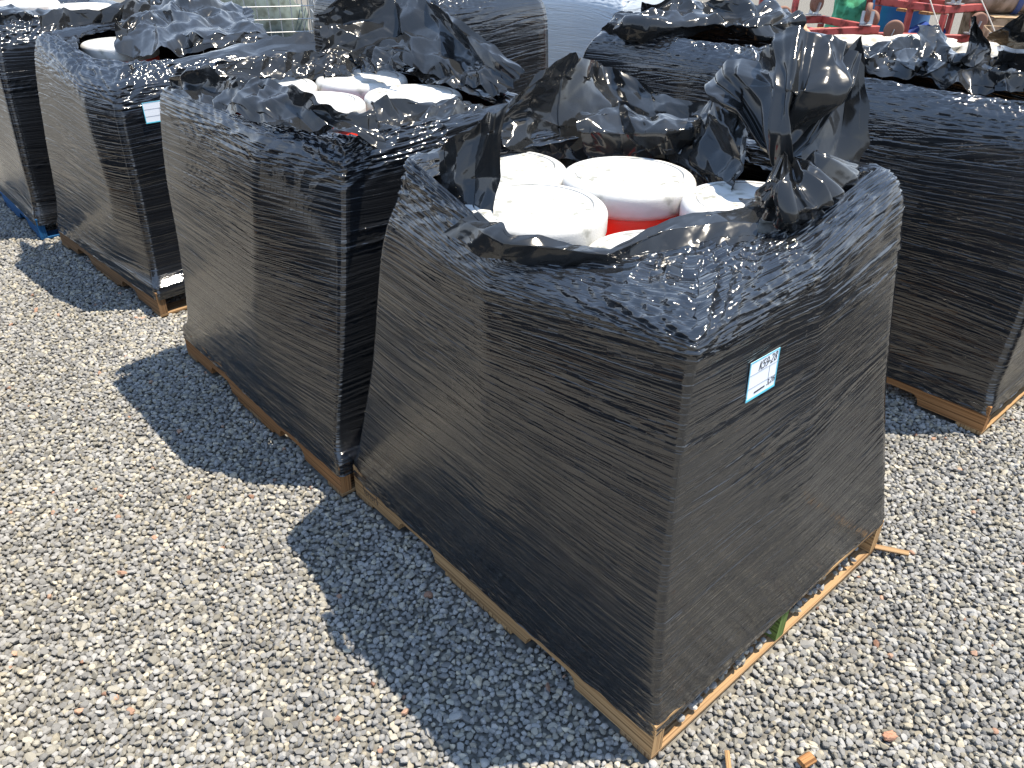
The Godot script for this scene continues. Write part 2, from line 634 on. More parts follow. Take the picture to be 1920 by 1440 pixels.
func stone_mesh(seed_: int) -> ArrayMesh:
	var r := RandomNumberGenerator.new()
	r.seed = seed_
	var sp := SphereMesh.new()
	sp.radius = 1.0
	sp.height = 2.0
	sp.radial_segments = 10
	sp.rings = 5
	var arr := sp.get_mesh_arrays()
	var v: PackedVector3Array = arr[Mesh.ARRAY_VERTEX]
	var idx: PackedInt32Array = arr[Mesh.ARRAY_INDEX]
	var st3 := Vector3(r.randf_range(0.95, 1.4), r.randf_range(0.72, 0.95), r.randf_range(0.85, 1.1))
	var planes := []
	for k in 9:
		planes.append([Vector3(r.randf_range(-1, 1), r.randf_range(-1, 1), r.randf_range(-1, 1)).normalized(), r.randf_range(0.55, 0.85)])
	for i in v.size():
		var p := v[i]
		for pl in planes:
			var d: float = p.dot(pl[0]) - pl[1]
			if d > 0.0:
				p -= (pl[0] as Vector3) * d
		v[i] = p * st3 * 1.12
	var st := SurfaceTool.new()
	st.begin(Mesh.PRIMITIVE_TRIANGLES)
	st.set_smooth_group(-1)
	for i in range(0, idx.size(), 3):
		var a := v[idx[i]]
		var b := v[idx[i + 1]]
		var c := v[idx[i + 2]]
		if (b - a).cross(c - a).length() < 1e-5:
			continue
		st.add_vertex(a); st.add_vertex(b); st.add_vertex(c)
	st.generate_normals()
	return st.commit()

# ------------------------------------------------------------------ pallets
# near corner x, z and heading of the long (48 inch) side of every pallet
const SPOT := [[0.318, -1.061, 131.8], [-0.535, -1.953, 131.9], [-1.588, -3.19, 135.3], [-2.595, -4.10, 131.7], [1.69, -2.34, 132.0], [-0.42, -4.15, 136.0], [1.02, -3.52, 132.0], [0.66, -5.6, 132.0], [-1.77, -0.06, 132.0], [-2.80, -1.22, 132.0], [-3.86, -2.42, 132.0], [2.95, -1.12, 132.0]]
const PL := 1.219
const PW := 1.016

func frame(i: int) -> Transform3D:
	var a := deg_to_rad(SPOT[i][2])
	var l := Vector3(cos(a), 0, -sin(a))
	var b := a - PI / 2
	var r := Vector3(cos(b), 0, -sin(b))
	return Transform3D(Basis(l, Vector3.UP, r), Vector3(SPOT[i][0], 0, SPOT[i][1]))

# Does solid wood or wrap stand on the ground here?
func covered(x: float, z: float) -> bool:
	for i in SPOT.size():
		var a := deg_to_rad(SPOT[i][2])
		var dx: float = x - SPOT[i][0]
		var dz: float = z - SPOT[i][1]
		var u := dx * cos(a) - dz * sin(a)
		if u < -0.006 or u > PL + 0.006:
			continue
		var v := dx * cos(a - PI / 2) - dz * sin(a - PI / 2)
		if v < -0.006 or v > PW + 0.006:
			continue
		if v > 0.25 and u > 0.2:
			return true
		if u < 0.1:
			return true
		var notch := (u > 0.25 and u < 0.40) or (u > 0.81 and u < 0.965)
		if v < 0.044 and not notch:
			return true
	return false

func stringer_poly() -> PackedVector2Array:
	var p := PackedVector2Array([Vector2(0, 0)])
	var h := 0.089
	for n in [[0.225, 0.425], [0.785, 0.990]]:
		p.append(Vector2(n[0], 0))
		for k in 5:
			var t := k / 4.0 * PI / 2
			p.append(Vector2(n[0] + 0.012 + 0.03 * (1.0 - cos(t)), 0.038 * sin(t)))
		for k in 5:
			var t := (1.0 - k / 4.0) * PI / 2
			p.append(Vector2(n[1] - 0.012 - 0.03 * (1.0 - cos(t)), 0.038 * sin(t)))
		p.append(Vector2(n[1], 0))
	p.append_array(PackedVector2Array([Vector2(PL, 0), Vector2(PL, h), Vector2(0, h)]))
	return p

func make_pallet(i: int, label: String, wood: Array, odd := {}) -> Node3D:
	var t := thing("wooden_pallet", label, "pallet", Vector3.ZERO, 0.0, "pallets under the wrapped loads")
	t.transform = Transform3D(frame(i).basis.orthonormalized(), frame(i).origin)
	var sp := prism(stringer_poly(), 0.036)
	var k := 0
	for v in [0.018, PW / 2, PW - 0.018]:
		part(t, "stringer", sp, M[odd.get(k, wood[k % wood.size()])], Transform3D(Basis.IDENTITY, Vector3(0, 0.017, v)))
		k += 1
	var top := board(Vector3(PW, 0.015, 0.092))
	var across := Basis(Vector3(0, 0, 1), Vector3(0, 1, 0), Vector3(-1, 0, 0))
	for j in 9:
		part(t, "deck_board", top, M[wood[j % wood.size()]], Transform3D(across, Vector3(0.046 + j * (PL - 0.092) / 8.0, 0.017 + 0.089 + 0.0085, PW / 2)))
	for j in 5:
		var bu: float = [0.046, 0.515, 0.61, 0.705, PL - 0.046][j]
		part(t, "bottom_board", top, M[wood[(j + 1) % wood.size()]], Transform3D(across, Vector3(bu, 0.0085, PW / 2)))
	return t

func make_pallets():
	var a := make_pallet(0, "pale wooden pallet under the nearest wrapped load with the white label", ["wood0", "wood1"], {1: "wood5"})
	stamp(a)
	make_pallet(1, "orange brown wooden pallet under the second wrapped load, touching the nearest one", ["wood2", "wood1"])
	make_pallet(2, "weathered brown wooden pallet under the third wrapped load from the front, one corner bare", ["wood3", "wood1"])
	make_pallet(3, "blue painted wooden pallet under the leftmost wrapped load", ["wood4"])
	make_pallet(4, "orange wooden pallet with split boards under the wrapped load at the right edge", ["wood2", "wood0"])
	make_pallet(5, "brown pallet under the tall wrapped load behind the second load's raised flap", ["wood3"])
	make_pallet(8, "brown pallet across the aisle from the nearest load, left of the frame", ["wood1"])
	make_pallet(9, "brown pallet across the aisle from the second load, left of the frame", ["wood1"])
	make_pallet(10, "brown pallet across the aisle from the third load, left of the frame", ["wood1"])
	make_pallet(11, "brown pallet in front of the right edge load, right of the frame", ["wood1"])
	make_pallet(7, "pallet under the load in bluish clear film at the back", ["wood3"])
	make_pallet(6, "brown pallet under the wrapped load directly behind the nearest load", ["wood3"])

func text_part(parent: Node, n: String, s: String, h: float, mat: Material, xf: Transform3D, depth := 0.0006):
	var tm := TextMesh.new()
	var f := SystemFont.new()
	f.font_names = PackedStringArray(["Droid Sans"])
	tm.font = f
	tm.text = s
	tm.font_size = 48
	tm.pixel_size = h / 36.0
	tm.depth = depth
	tm.curve_step = 4.0
	return part(parent, n, tm, mat, xf)

func stamp(p: Node3D):
	# ink stamp burnt into the outer stringer: a frame and a row of figures
	var out := Basis(Vector3(-1, 0, 0), Vector3(0, 1, 0), Vector3(0, 0, -1))
	var st := Node3D.new()
	st.name = "ink_stamp"
	p.add_child(st)
	st.transform = Transform3D(out, Vector3(1.13, 0.066, -0.0006))
	for b in [[0, -0.010, 0.075, 0.0016], [-0.037, 0.008, 0.0016, 0.036], [0.037, 0.008, 0.0016, 0.036]]:
		var bm := BoxMesh.new()
		bm.size = Vector3(b[2], b[3], 0.0008)
		part(st, "frame_line", bm, M.ink, Transform3D(Basis.IDENTITY, Vector3(b[0], b[1], 0)))
	text_part(st, "lettering", "161101 9", 0.015, M.ink, Transform3D(Basis.IDENTITY, Vector3(0.004, -0.020, -0.0001)))

# ------------------------------------------------------------------ wrapped loads
func net(rows: Array) -> Array:
	# rows of [y, [[u, v] or [u, v, y], ...]]
	var out := []
	for r in rows:
		var line := []
		for p in r[1]:
			line.append(Vector3(p[0], p[1], p[2] if p.size() > 2 else r[0]))
		out.append(line)
	return out

func make_load(i: int, label: String, rows: Array, nrow: int, dens: Array, fillet: float, crump: float, seed_: float, mat: Material, slope := 0.02) -> Node3D:
	var t := thing("wrapped_load", label, "wrapped load", Vector3.ZERO, 0.0, "pallet loads wrapped in black film")
	t.transform = Transform3D(frame(i).basis.orthonormalized(), frame(i).origin)
	part(t, "stretch_wrap", wrap_mesh(net(rows), nrow, dens, fillet, 1.0, crump, seed_, slope), mat)
	return t

# paper label in a pouch: border, ruled lines, figures in marker
func delivery_label(load_: Node3D, at: Vector3, lean: float, written: bool, label: String):
	var y := Vector3(lean, 1, 0).normalized()
	var x := Vector3(0, 0, 1)
	var t := Node3D.new()
	t.name = "delivery_label"
	load_.add_child(t, true)
	t.transform = Transform3D(Basis(x, y, x.cross(y)), at)
	t.set_meta("label", label)
	var W := 0.095
	var H := 0.083
	var flat := func(n: String, cx: float, cy: float, w: float, h: float, z: float, m: Material, turn := 0.0):
		var b := BoxMesh.new()
		b.size = Vector3(w, h, 0.0005)
		part(t, n, b, m, Transform3D(Basis(Vector3(0, 0, 1), turn), Vector3(cx, cy, z)))
	flat.call("paper", 0, 0, W, H, 0.0, M.paper)
	flat.call("border", 0, H / 2 - 0.0012, W, 0.0024, 0.0006, M.cyan)
	flat.call("border", 0, -H / 2 + 0.0022, W, 0.0044, 0.0006, M.cyan)
	flat.call("border", -W / 2 + 0.0012, 0.001, 0.0024, H - 0.007, 0.0006, M.cyan)
	flat.call("border", W / 2 - 0.0012, 0.001, 0.0024, H - 0.007, 0.0006, M.cyan)
	for l in [0.0135, -0.0145]:
		flat.call("ruled_line", 0, l, W - 0.006, 0.0007, 0.0006, M.print_grey)
	flat.call("ruled_line", 0.020, -0.0005, 0.0007, 0.027, 0.0006, M.print_grey)
	if not written:
		return
	var slant := Basis(Vector3(1, 0.06, 0), Vector3(0.22, 1, 0), Vector3(0, 0, 1))
	text_part(t, "lettering", "K59-28", 0.0175, M.ink, Transform3D(slant * Basis.from_scale(Vector3(0.82, 1.1, 1)), Vector3(0.012, 0.026, 0.0006)))
	text_part(t, "lettering", "3,26", 0.0125, M.ink, Transform3D(slant * Basis.from_scale(Vector3(0.85, 1, 1)), Vector3(0.031, -0.022, 0.0006)))
	flat.call("marker_stroke", -0.006, -0.028, 0.034, 0.0032, 0.0006, M.ink, 0.05)

# columns of every net: far corner, far side, right corner, right side, near corner, left crease, left corner, far left side
func make_loads():
	var base := [[PL + 0.004, PW + 0.004], [0.6, PW + 0.004], [-0.004, PW + 0.004], [-0.005, 0.5], [-0.004, -0.004], [0.58, -0.005], [PL + 0.004, -0.004], [PL + 0.005, 0.35]]
	var deck := [[PL, PW], [0.6, PW], [0.0, PW], [-0.003, 0.5], [0.0, 0.0], [0.58, -0.004], [PL, 0.0], [PL + 0.003, 0.35]]
	# ---- A, the nearest
	var ra := [
		[0.078, [[PL + 0.004, PW + 0.004], [0.6, PW + 0.004], [0.004, PW, 0.098], [0.006, 0.5, 0.106], [-0.002, -0.004, 0.082], [0.58, -0.005], [PL + 0.004, -0.004], [PL + 0.005, 0.35]]],
		[0.135, deck],
		[0.21, [[1.17, 0.98], [0.6, 0.99], [0.012, 1.0], [0.006, 0.5], [0.012, 0.002], [0.57, -0.006], [1.19, 0.010], [1.18, 0.35]]],
		[0.5, [[1.13, 0.96], [0.6, 1.045], [0.06, 0.95], [0.03, 0.5], [0.034, 0.002], [0.555, -0.016], [1.11, 0.03], [1.15, 0.35]]],
		[0.88, [[1.10, 0.94], [0.6, 1.045], [0.115, 0.91], [0.07, 0.48], [0.047, 0.003, 0.95], [0.545, -0.020, 0.90], [1.035, 0.05], [1.125, 0.35]]],
		[1.0, [[1.07, 0.92, 1.03], [0.6, 1.0, 1.03], [0.135, 0.88, 1.07], [0.10, 0.46, 1.03], [0.062, 0.022, 1.045], [0.54, -0.008, 0.995], [0.99, 0.08, 1.02], [1.11, 0.35, 1.04]]],
		[1.05, [[1.0, 0.86, 1.1], [0.6, 0.91, 1.1], [0.19, 0.84, 1.13], [0.17, 0.46, 1.075], [0.20, 0.21, 1.062], [0.50, 0.035, 1.03], [0.95, 0.09, 1.12], [1.03, 0.35, 1.1]]],
		[1.05, [[0.96, 0.82, 1.07], [0.6, 0.86, 1.06], [0.24, 0.80, 1.08], [0.23, 0.48, 1.05], [0.325, 0.355, 1.055], [0.47, 0.065, 1.01], [0.92, 0.12, 1.07], [0.99, 0.35, 1.07]]],
	]
	var la := make_load(0, "nearest wrapped load, white label on its side, open top showing white and red coolers", ra, 400, [20, 20, 20, 120, 170, 160, 40, 20], 0.014, 1.0, 1.0, M.wrap)
	# ---- B
	var rb := [
		[0.085, base],
		[0.135, deck],
		[0.21, [[1.17, 0.98], [0.6, 0.99], [0.035, 0.985], [0.02, 0.5], [0.035, 0.02], [0.55, 0.002], [1.15, 0.008], [1.18, 0.35]]],
		[0.5, [[1.12, 0.95], [0.6, 0.99], [0.03, 0.95], [0.01, 0.5], [0.04, 0.075], [0.45, 0.008], [1.09, 0.01], [1.12, 0.35]]],
		[0.88, [[1.08, 0.93], [0.6, 0.98], [0.05, 0.93], [0.02, 0.5], [0.04, 0.13], [0.33, 0.01], [1.025, 0.01], [1.11, 0.35]]],
		[1.0, [[1.05, 0.91, 1.05], [0.6, 0.95, 1.05], [0.08, 0.90, 1.05], [0.04, 0.5, 1.05], [0.05, 0.155, 1.03], [0.28, 0.03, 1.05], [0.985, 0.025, 1.06], [1.05, 0.35, 1.06]]],
		[1.05, [[1.02, 0.88, 1.1], [0.6, 0.92, 1.1], [0.12, 0.87, 1.09], [0.085, 0.5, 1.085], [0.085, 0.20, 1.08], [0.31, 0.075, 1.09], [0.965, 0.05, 1.09], [1.04, 0.35, 1.09]]],
		[1.05, [[0.98, 0.84, 1.07], [0.6, 0.88, 1.07], [0.17, 0.82, 1.06], [0.12, 0.5, 1.07], [0.13, 0.25, 1.07], [0.34, 0.11, 1.075], [0.95, 0.075, 1.06], [1.01, 0.35, 1.06]]],
	]
	var lb := make_load(1, "second wrapped load, open top with tall raised black flap and dusty cooler lid", rb, 320, [14, 14, 14, 80, 80, 120, 30, 14], 0.018, 1.0, 2.0, M.wrap)
	# ---- C
	var rc := [
		[0.085, base],
		[0.135, deck],
		[0.21, [[1.17, 0.98], [0.6, 0.99], [0.035, 0.985], [0.02, 0.5], [0.06, 0.03], [0.4, 0.002], [1.17, 0.005], [1.18, 0.35]]],
		[0.5, [[1.12, 0.95], [0.6, 0.99], [0.03, 0.95], [0.03, 0.5], [0.08, 0.05], [0.275, 0.003], [1.06, 0.01], [1.12, 0.35]]],
		[0.82, [[1.08, 0.93], [0.6, 0.98], [0.05, 0.93], [0.05, 0.5], [0.085, 0.055], [0.31, 0.005], [0.955, 0.02], [1.04, 0.35]]],
		[0.95, [[1.05, 0.91, 1.03], [0.6, 0.95, 1.03], [0.08, 0.90, 1.0], [0.08, 0.5, 0.98], [0.11, 0.08, 0.96], [0.36, 0.03, 0.97], [0.87, 0.04, 1.05], [0.98, 0.35, 1.06]]],
		[1.05, [[1.02, 0.88, 1.08], [0.6, 0.92, 1.06], [0.14, 0.87, 1.04], [0.16, 0.5, 1.03], [0.22, 0.20, 1.03], [0.42, 0.12, 1.03], [0.82, 0.10, 1.10], [0.94, 0.35, 1.1]]],
		[1.05, [[0.98, 0.84, 1.05], [0.6, 0.88, 1.04], [0.2, 0.82, 1.01], [0.22, 0.5, 1.0], [0.30, 0.28, 1.01], [0.48, 0.18, 1.0], [0.79, 0.14, 1.06], [0.9, 0.35, 1.07]]],
	]
	var lc := make_load(2, "third wrapped load from the front, between the second load and the leftmost", rc, 240, [10, 10, 10, 60, 50, 70, 20, 10], 0.03, 1.0, 3.0, M.wrap_far)
	# ---- D, E, G and the taller F
	var plain_rows := func(h: float, hem: float) -> Array:
		return [
			[hem, base],
			[0.135, deck],
			[0.21, [[1.17, 0.98], [0.6, 0.99], [0.03, 0.985], [0.015, 0.5], [0.012, 0.014], [0.55, 0.004], [1.17, 0.012], [1.18, 0.35]]],
			[0.5, [[1.14, 0.95], [0.6, 0.98], [0.04, 0.95], [0.02, 0.5], [0.01, 0.03], [0.5, 0.01], [1.14, 0.03], [1.17, 0.35]]],
			[h - 0.16, [[1.10, 0.93], [0.6, 0.97], [0.06, 0.93], [0.03, 0.5], [0.02, 0.055], [0.45, 0.02], [1.09, 0.05], [1.14, 0.35]]],
			[h - 0.03, [[1.06, 0.90], [0.6, 0.94], [0.10, 0.89], [0.07, 0.5], [0.06, 0.10], [0.45, 0.05], [1.04, 0.09], [1.09, 0.35]]],
			[h + 0.02, [[1.0, 0.85], [0.6, 0.88], [0.17, 0.83], [0.14, 0.5], [0.14, 0.19], [0.45, 0.13], [0.98, 0.16], [1.02, 0.35]]],
			[h, [[0.95, 0.80], [0.6, 0.83], [0.22, 0.78], [0.2, 0.5], [0.2, 0.25], [0.45, 0.19], [0.93, 0.21], [0.97, 0.35]]],
		]
	var dn := [8, 8, 8, 60, 60, 60, 16, 8]
	var ld := make_load(3, "leftmost wrapped load, standing on the blue pallet", plain_rows.call(1.06, 0.085), 200, dn, 0.03, 1.0, 4.0, M.wrap_far, -0.02)
	var le := make_load(4, "wrapped load at the right edge with a crumpled film top", plain_rows.call(1.07, 0.085), 260, [8, 8, 8, 40, 110, 110, 16, 8], 0.03, 1.0, 5.0, M.wrap_far)
	var lf := make_load(5, "tall wrapped load in the background behind the second load's raised flap", plain_rows.call(1.2, 0.085), 200, dn, 0.03, 1.0, 6.0, M.wrap_far)
	var lg := make_load(6, "low wrapped load in the background directly behind the nearest load", plain_rows.call(1.06, 0.085), 200, dn, 0.03, 1.0, 7.0, M.wrap_far)
	var lh := make_load(7, "load in bluish clear film, small between the two background loads", plain_rows.call(1.1, 0.085), 160, dn, 0.03, 0.5, 8.0, M.wrap_blue)
	# the row across the aisle, outside the frame, that the left faces mirror
	var far_dn := [10, 10, 30, 30, 10, 10, 10, 10]
	make_load(8, "black wrapped load across the aisle from the nearest load, left of the frame", plain_rows.call(1.1, 0.085), 100, far_dn, 0.03, 1.0, 11.0, M.wrap_far)
	make_load(9, "black wrapped load across the aisle from the second load, left of the frame", plain_rows.call(1.1, 0.085), 100, far_dn, 0.03, 1.0, 12.0, M.wrap_far)
	make_load(10, "black wrapped load across the aisle from the third load, left of the frame", plain_rows.call(1.1, 0.085), 100, far_dn, 0.03, 1.0, 13.0, M.wrap_far)
	make_load(11, "black wrapped load nearer than the right edge load, right of the frame", plain_rows.call(1.1, 0.085), 100, far_dn, 0.03, 1.0, 14.0, M.wrap_far)
	delivery_label(la, Vector3(0.0530, 0.884, 0.246), 0.05, true, "white label with blue border, hand written K59-28")
	delivery_label(lc, Vector3(0.066, 0.862, 0.200), 0.03, false, "small white label with blue border")
	var loads := [la, lb, lc, ld, le, lf, lg]
	var k := 0
	for f in FLAPS:
		var ctrl := []
		for row in f[6]:
			var line := []
			for p in row:
				line.append(Vector3(p[0], p[2], p[1]))
			ctrl.append(line)
		part(loads[f[0]], f[1], sheet(ctrl, f[2] * 2, f[3] * 1.6, f[4] * (0.95 if f[0] < 2 else 0.75), 10.0 + k * 1.7, f[5], 4.0 if f[1] == "bag_fan" else (4.0 if f[1] == "bag_skirt" else 0.0)), M.bag)
		k += 1

# loose film above the rims: load, name, points per net cell, fold size, fold height, ragged edge, net of [u, v, height]
const FLAPS := [
	[0, "film_flap", 16, 0.070, 0.55, 1.0, [[[0.811, 0.090, 1.023], [0.772, 0.100, 1.009], [0.715, 0.100, 1.018], [0.674, 0.100, 1.043]], [[0.846, 0.100, 1.094], [0.792, 0.110, 1.102], [0.772, 0.150, 1.102], [0.693, 0.140, 1.129]], [[0.870, 0.110, 1.141], [0.809, 0.120, 1.192], [0.778, 0.170, 1.223], [0.671, 0.150, 1.276]]]],
	[0, "film_lip", 14, 0.060, 0.40, 1.0, [[[0.686, -0.009, 1.040], [0.511, -0.009, 1.030], [0.430, 0.065, 1.025], [0.345, 0.124, 1.030], [0.311, 0.231, 1.045], [0.253, 0.311, 1.060], [0.198, 0.383, 1.065]], [[0.648, 0.004, 1.080], [0.492, -0.008, 1.075], [0.406, 0.053, 1.075], [0.335, 0.109, 1.070], [0.329, 0.262, 1.085], [0.284, 0.364, 1.090], [0.222, 0.438, 1.090]], [[0.620, 0.042, 1.090], [0.497, 0.016, 1.085], [0.427, 0.088, 1.080], [0.351, 0.135, 1.075], [0.352, 0.306, 1.090], [0.320, 0.421, 1.095], [0.253, 0.511, 1.100]]]],
	[0, "film_flap", 16, 0.100, 0.80, 1.0, [[[1.000, 0.420, 1.080], [0.970, 0.517, 1.056], [0.950, 0.614, 1.014], [0.883, 0.800, 1.006], [0.729, 0.800, 1.029], [0.556, 0.740, 1.024]], [[1.020, 0.441, 1.137], [1.000, 0.532, 1.150], [0.960, 0.613, 1.113], [0.965, 0.860, 1.082], [0.799, 0.860, 1.084], [0.657, 0.840, 1.080]], [[1.020, 0.466, 1.188], [1.030, 0.556, 1.246], [1.030, 0.672, 1.276], [1.124, 0.950, 1.212], [0.928, 0.920, 1.177], [0.741, 0.920, 1.150]]]],
	[0, "film_flap", 14, 0.070, 1.00, 1.0, [[[0.950, 0.645, 1.152], [0.921, 0.780, 1.146], [0.771, 0.780, 1.151], [0.683, 0.840, 1.162]], [[0.900, 0.594, 1.113], [0.835, 0.700, 1.102], [0.709, 0.720, 1.124], [0.672, 0.820, 1.129]], [[0.920, 0.650, 1.043], [0.848, 0.740, 1.024], [0.724, 0.760, 1.062], [0.702, 0.840, 1.089]]]],
	[0, "film_flap", 18, 0.070, 1.00, 1.0, [[[0.767, 0.820, 1.022], [0.579, 0.740, 1.012], [0.423, 0.660, 1.038]], [[0.760, 0.860, 1.074], [0.615, 0.800, 1.109], [0.462, 0.720, 1.141]], [[0.756, 0.900, 1.136], [0.674, 0.880, 1.207], [0.587, 0.840, 1.239]]]],
	[0, "bag_fan", 12, 0.110, 0.90, 0.4, [[[0.357, 0.700, 1.129], [0.351, 0.695, 1.132], [0.346, 0.690, 1.135], [0.344, 0.690, 1.136], [0.344, 0.695, 1.135], [0.344, 0.700, 1.134], [0.347, 0.710, 1.130]], [[0.437, 0.720, 1.158], [0.440, 0.740, 1.179], [0.385, 0.680, 1.205], [0.341, 0.660, 1.205], [0.336, 0.700, 1.211], [0.349, 0.760, 1.187], [0.345, 0.780, 1.158]], [[0.531, 0.760, 1.196], [0.561, 0.800, 1.248], [0.454, 0.720, 1.280], [0.370, 0.680, 1.292], [0.324, 0.700, 1.291], [0.339, 0.800, 1.271], [0.333, 0.820, 1.223]], [[0.661, 0.860, 1.212], [0.639, 0.860, 1.296], [0.541, 0.820, 1.333], [0.449, 0.800, 1.385], [0.395, 0.820, 1.373], [0.358, 0.880, 1.349], [0.348, 0.920, 1.337]]]],
	[0, "film_flap", 14, 0.120, 0.50, 1.0, [[[0.342, 0.760, 1.126], [0.301, 0.840, 1.098], [0.251, 0.900, 1.050]], [[0.366, 0.820, 1.193], [0.331, 0.900, 1.169], [0.274, 0.930, 1.150]], [[0.393, 0.860, 1.266], [0.363, 0.940, 1.261], [0.314, 0.950, 1.273]], [[0.457, 0.880, 1.343], [0.393, 0.950, 1.333], [0.358, 0.970, 1.381]]]],
	[0, "bag_skirt", 12, 0.090, 0.80, 0.3, [[[0.357, 0.700, 1.129], [0.351, 0.695, 1.131], [0.346, 0.690, 1.132], [0.340, 0.685, 1.134], [0.340, 0.690, 1.133], [0.341, 0.695, 1.133], [0.341, 0.700, 1.133], [0.346, 0.710, 1.132]], [[0.274, 0.498, 1.160], [0.250, 0.482, 1.160], [0.224, 0.465, 1.160], [0.197, 0.460, 1.160], [0.188, 0.493, 1.160], [0.201, 0.564, 1.160], [0.224, 0.635, 1.160], [0.252, 0.694, 1.160]], [[0.330, 0.545, 1.110], [0.258, 0.474, 1.120], [0.224, 0.469, 1.110], [0.160, 0.443, 1.120], [0.133, 0.489, 1.130], [0.154, 0.605, 1.130], [0.198, 0.734, 1.130], [0.257, 0.855, 1.130]], [[0.364, 0.559, 1.075], [0.283, 0.505, 1.075], [0.228, 0.482, 1.070], [0.183, 0.502, 1.060], [0.170, 0.597, 1.050], [0.177, 0.699, 1.060], [0.214, 0.815, 1.080], [0.275, 0.929, 1.100]]]],
	[1, "film_flap", 12, 0.070, 1.00, 1.0, [[[0.974, 0.050, 1.079], [0.766, 0.050, 1.080], [0.554, 0.060, 1.087], [0.333, 0.070, 1.095], [0.175, 0.100, 1.102], [0.059, 0.160, 1.097], [-0.035, 0.230, 1.096]], [[1.006, 0.080, 1.111], [0.850, 0.100, 1.112], [0.601, 0.100, 1.142], [0.419, 0.120, 1.139], [0.257, 0.150, 1.140], [0.121, 0.200, 1.118], [0.035, 0.270, 1.112]], [[0.960, 0.100, 1.149], [0.820, 0.140, 1.157], [0.561, 0.130, 1.179], [0.473, 0.170, 1.176], [0.220, 0.160, 1.184], [0.124, 0.220, 1.132], [0.078, 0.290, 1.115]]]],
	[1, "film_flap", 14, 0.140, 0.35, 1.0, [[[1.000, 0.075, 1.146], [0.990, 0.230, 1.144], [0.980, 0.422, 1.152], [0.980, 0.614, 1.146]], [[1.030, 0.094, 1.156], [1.030, 0.251, 1.162], [1.040, 0.455, 1.171], [1.030, 0.646, 1.170]], [[1.050, 0.089, 1.141], [1.080, 0.274, 1.166], [1.080, 0.479, 1.197], [1.070, 0.673, 1.200]]]],
	[1, "film_flap", 14, 0.060, 1.00, 1.0, [[[0.950, 0.204, 1.102], [0.930, 0.327, 1.090], [0.920, 0.461, 1.076], [0.920, 0.566, 1.068], [0.920, 0.677, 1.070]], [[0.970, 0.219, 1.131], [0.950, 0.343, 1.129], [0.950, 0.482, 1.114], [0.940, 0.583, 1.114], [0.940, 0.671, 1.114]], [[0.990, 0.231, 1.148], [0.980, 0.362, 1.153], [0.980, 0.504, 1.149], [0.980, 0.610, 1.146], [0.980, 0.678, 1.155]]]],
	[1, "raised_flap", 18, 0.120, 0.80, 1.0, [[[0.970, 0.615, 1.092], [0.940, 0.737, 1.089], [0.730, 0.800, 1.123], [0.488, 0.820, 1.112], [0.315, 0.820, 1.103], [0.191, 0.840, 1.090]], [[1.000, 0.655, 1.182], [0.980, 0.794, 1.172], [0.881, 0.920, 1.182], [0.615, 0.920, 1.194], [0.383, 0.900, 1.159], [0.192, 0.880, 1.126]], [[1.020, 0.665, 1.274], [1.040, 0.779, 1.325], [0.985, 0.980, 1.337], [0.722, 0.970, 1.305], [0.430, 0.940, 1.243], [0.174, 0.900, 1.164]]]],
	[1, "film_flap", 16, 0.050, 1.00, 1.0, [[[0.989, 0.760, 1.127], [0.788, 0.740, 1.168], [0.631, 0.760, 1.203]], [[0.846, 0.700, 1.118], [0.682, 0.680, 1.147], [0.593, 0.720, 1.163]], [[0.805, 0.680, 1.090], [0.655, 0.660, 1.123], [0.548, 0.720, 1.144]]]],
	[1, "film_flap", 14, 0.060, 0.80, 1.0, [[[1.113, 0.800, 1.127], [0.950, 0.635, 1.135], [0.950, 0.601, 1.111]], [[0.940, 0.740, 1.117], [0.900, 0.647, 1.113], [0.920, 0.603, 1.100]], [[0.849, 0.700, 1.099], [0.860, 0.642, 1.086], [0.900, 0.604, 1.081]]]],
	[1, "film_flap", 14, 0.060, 1.20, 1.0, [[[0.110, 0.262, 1.059], [0.100, 0.389, 1.052], [0.100, 0.562, 1.052], [0.100, 0.761, 1.059]], [[0.180, 0.335, 1.110], [0.170, 0.450, 1.096], [0.160, 0.610, 1.086], [0.150, 0.805, 1.077]], [[0.220, 0.372, 1.146], [0.210, 0.425, 1.141], [0.180, 0.615, 1.090], [0.170, 0.811, 1.071]]]],
	[1, "film_flap", 12, 0.060, 0.80, 1.0, [[[0.713, 0.820, 1.083], [0.493, 0.800, 1.091], [0.319, 0.800, 1.088], [0.181, 0.820, 1.078]], [[0.723, 0.840, 1.102], [0.515, 0.840, 1.109], [0.340, 0.840, 1.101], [0.214, 0.860, 1.084]], [[0.733, 0.860, 1.117], [0.523, 0.870, 1.119], [0.348, 0.870, 1.113], [0.223, 0.880, 1.093]]]],
	[2, "film_flap", 14, 0.060, 1.00, 1.0, [[[0.898, 0.080, 1.021], [0.741, 0.100, 1.037], [0.558, 0.120, 1.060]], [[0.983, 0.120, 1.046], [0.895, 0.160, 1.045], [0.684, 0.180, 1.071]], [[1.217, 0.180, 1.047], [0.979, 0.220, 1.107], [1.135, 0.300, 1.109]]]],
	[2, "film_flap", 14, 0.100, 1.40, 1.0, [[[0.561, 0.276, 1.040], [0.379, 0.354, 1.040], [0.299, 0.511, 1.040], [0.269, 0.701, 1.040], [0.334, 0.916, 1.040]], [[0.630, 0.312, 1.100], [0.600, 0.477, 1.100], [0.335, 0.543, 1.110], [0.313, 0.736, 1.100], [0.353, 0.920, 1.080]], [[0.726, 0.391, 1.140], [0.897, 0.628, 1.130], [0.608, 0.682, 1.140], [0.562, 0.846, 1.120], [0.579, 0.994, 1.090]], [[1.043, 0.567, 1.170], [1.269, 0.804, 1.180], [0.996, 0.851, 1.180], [1.015, 1.060, 1.140], [0.898, 1.144, 1.100]]]],
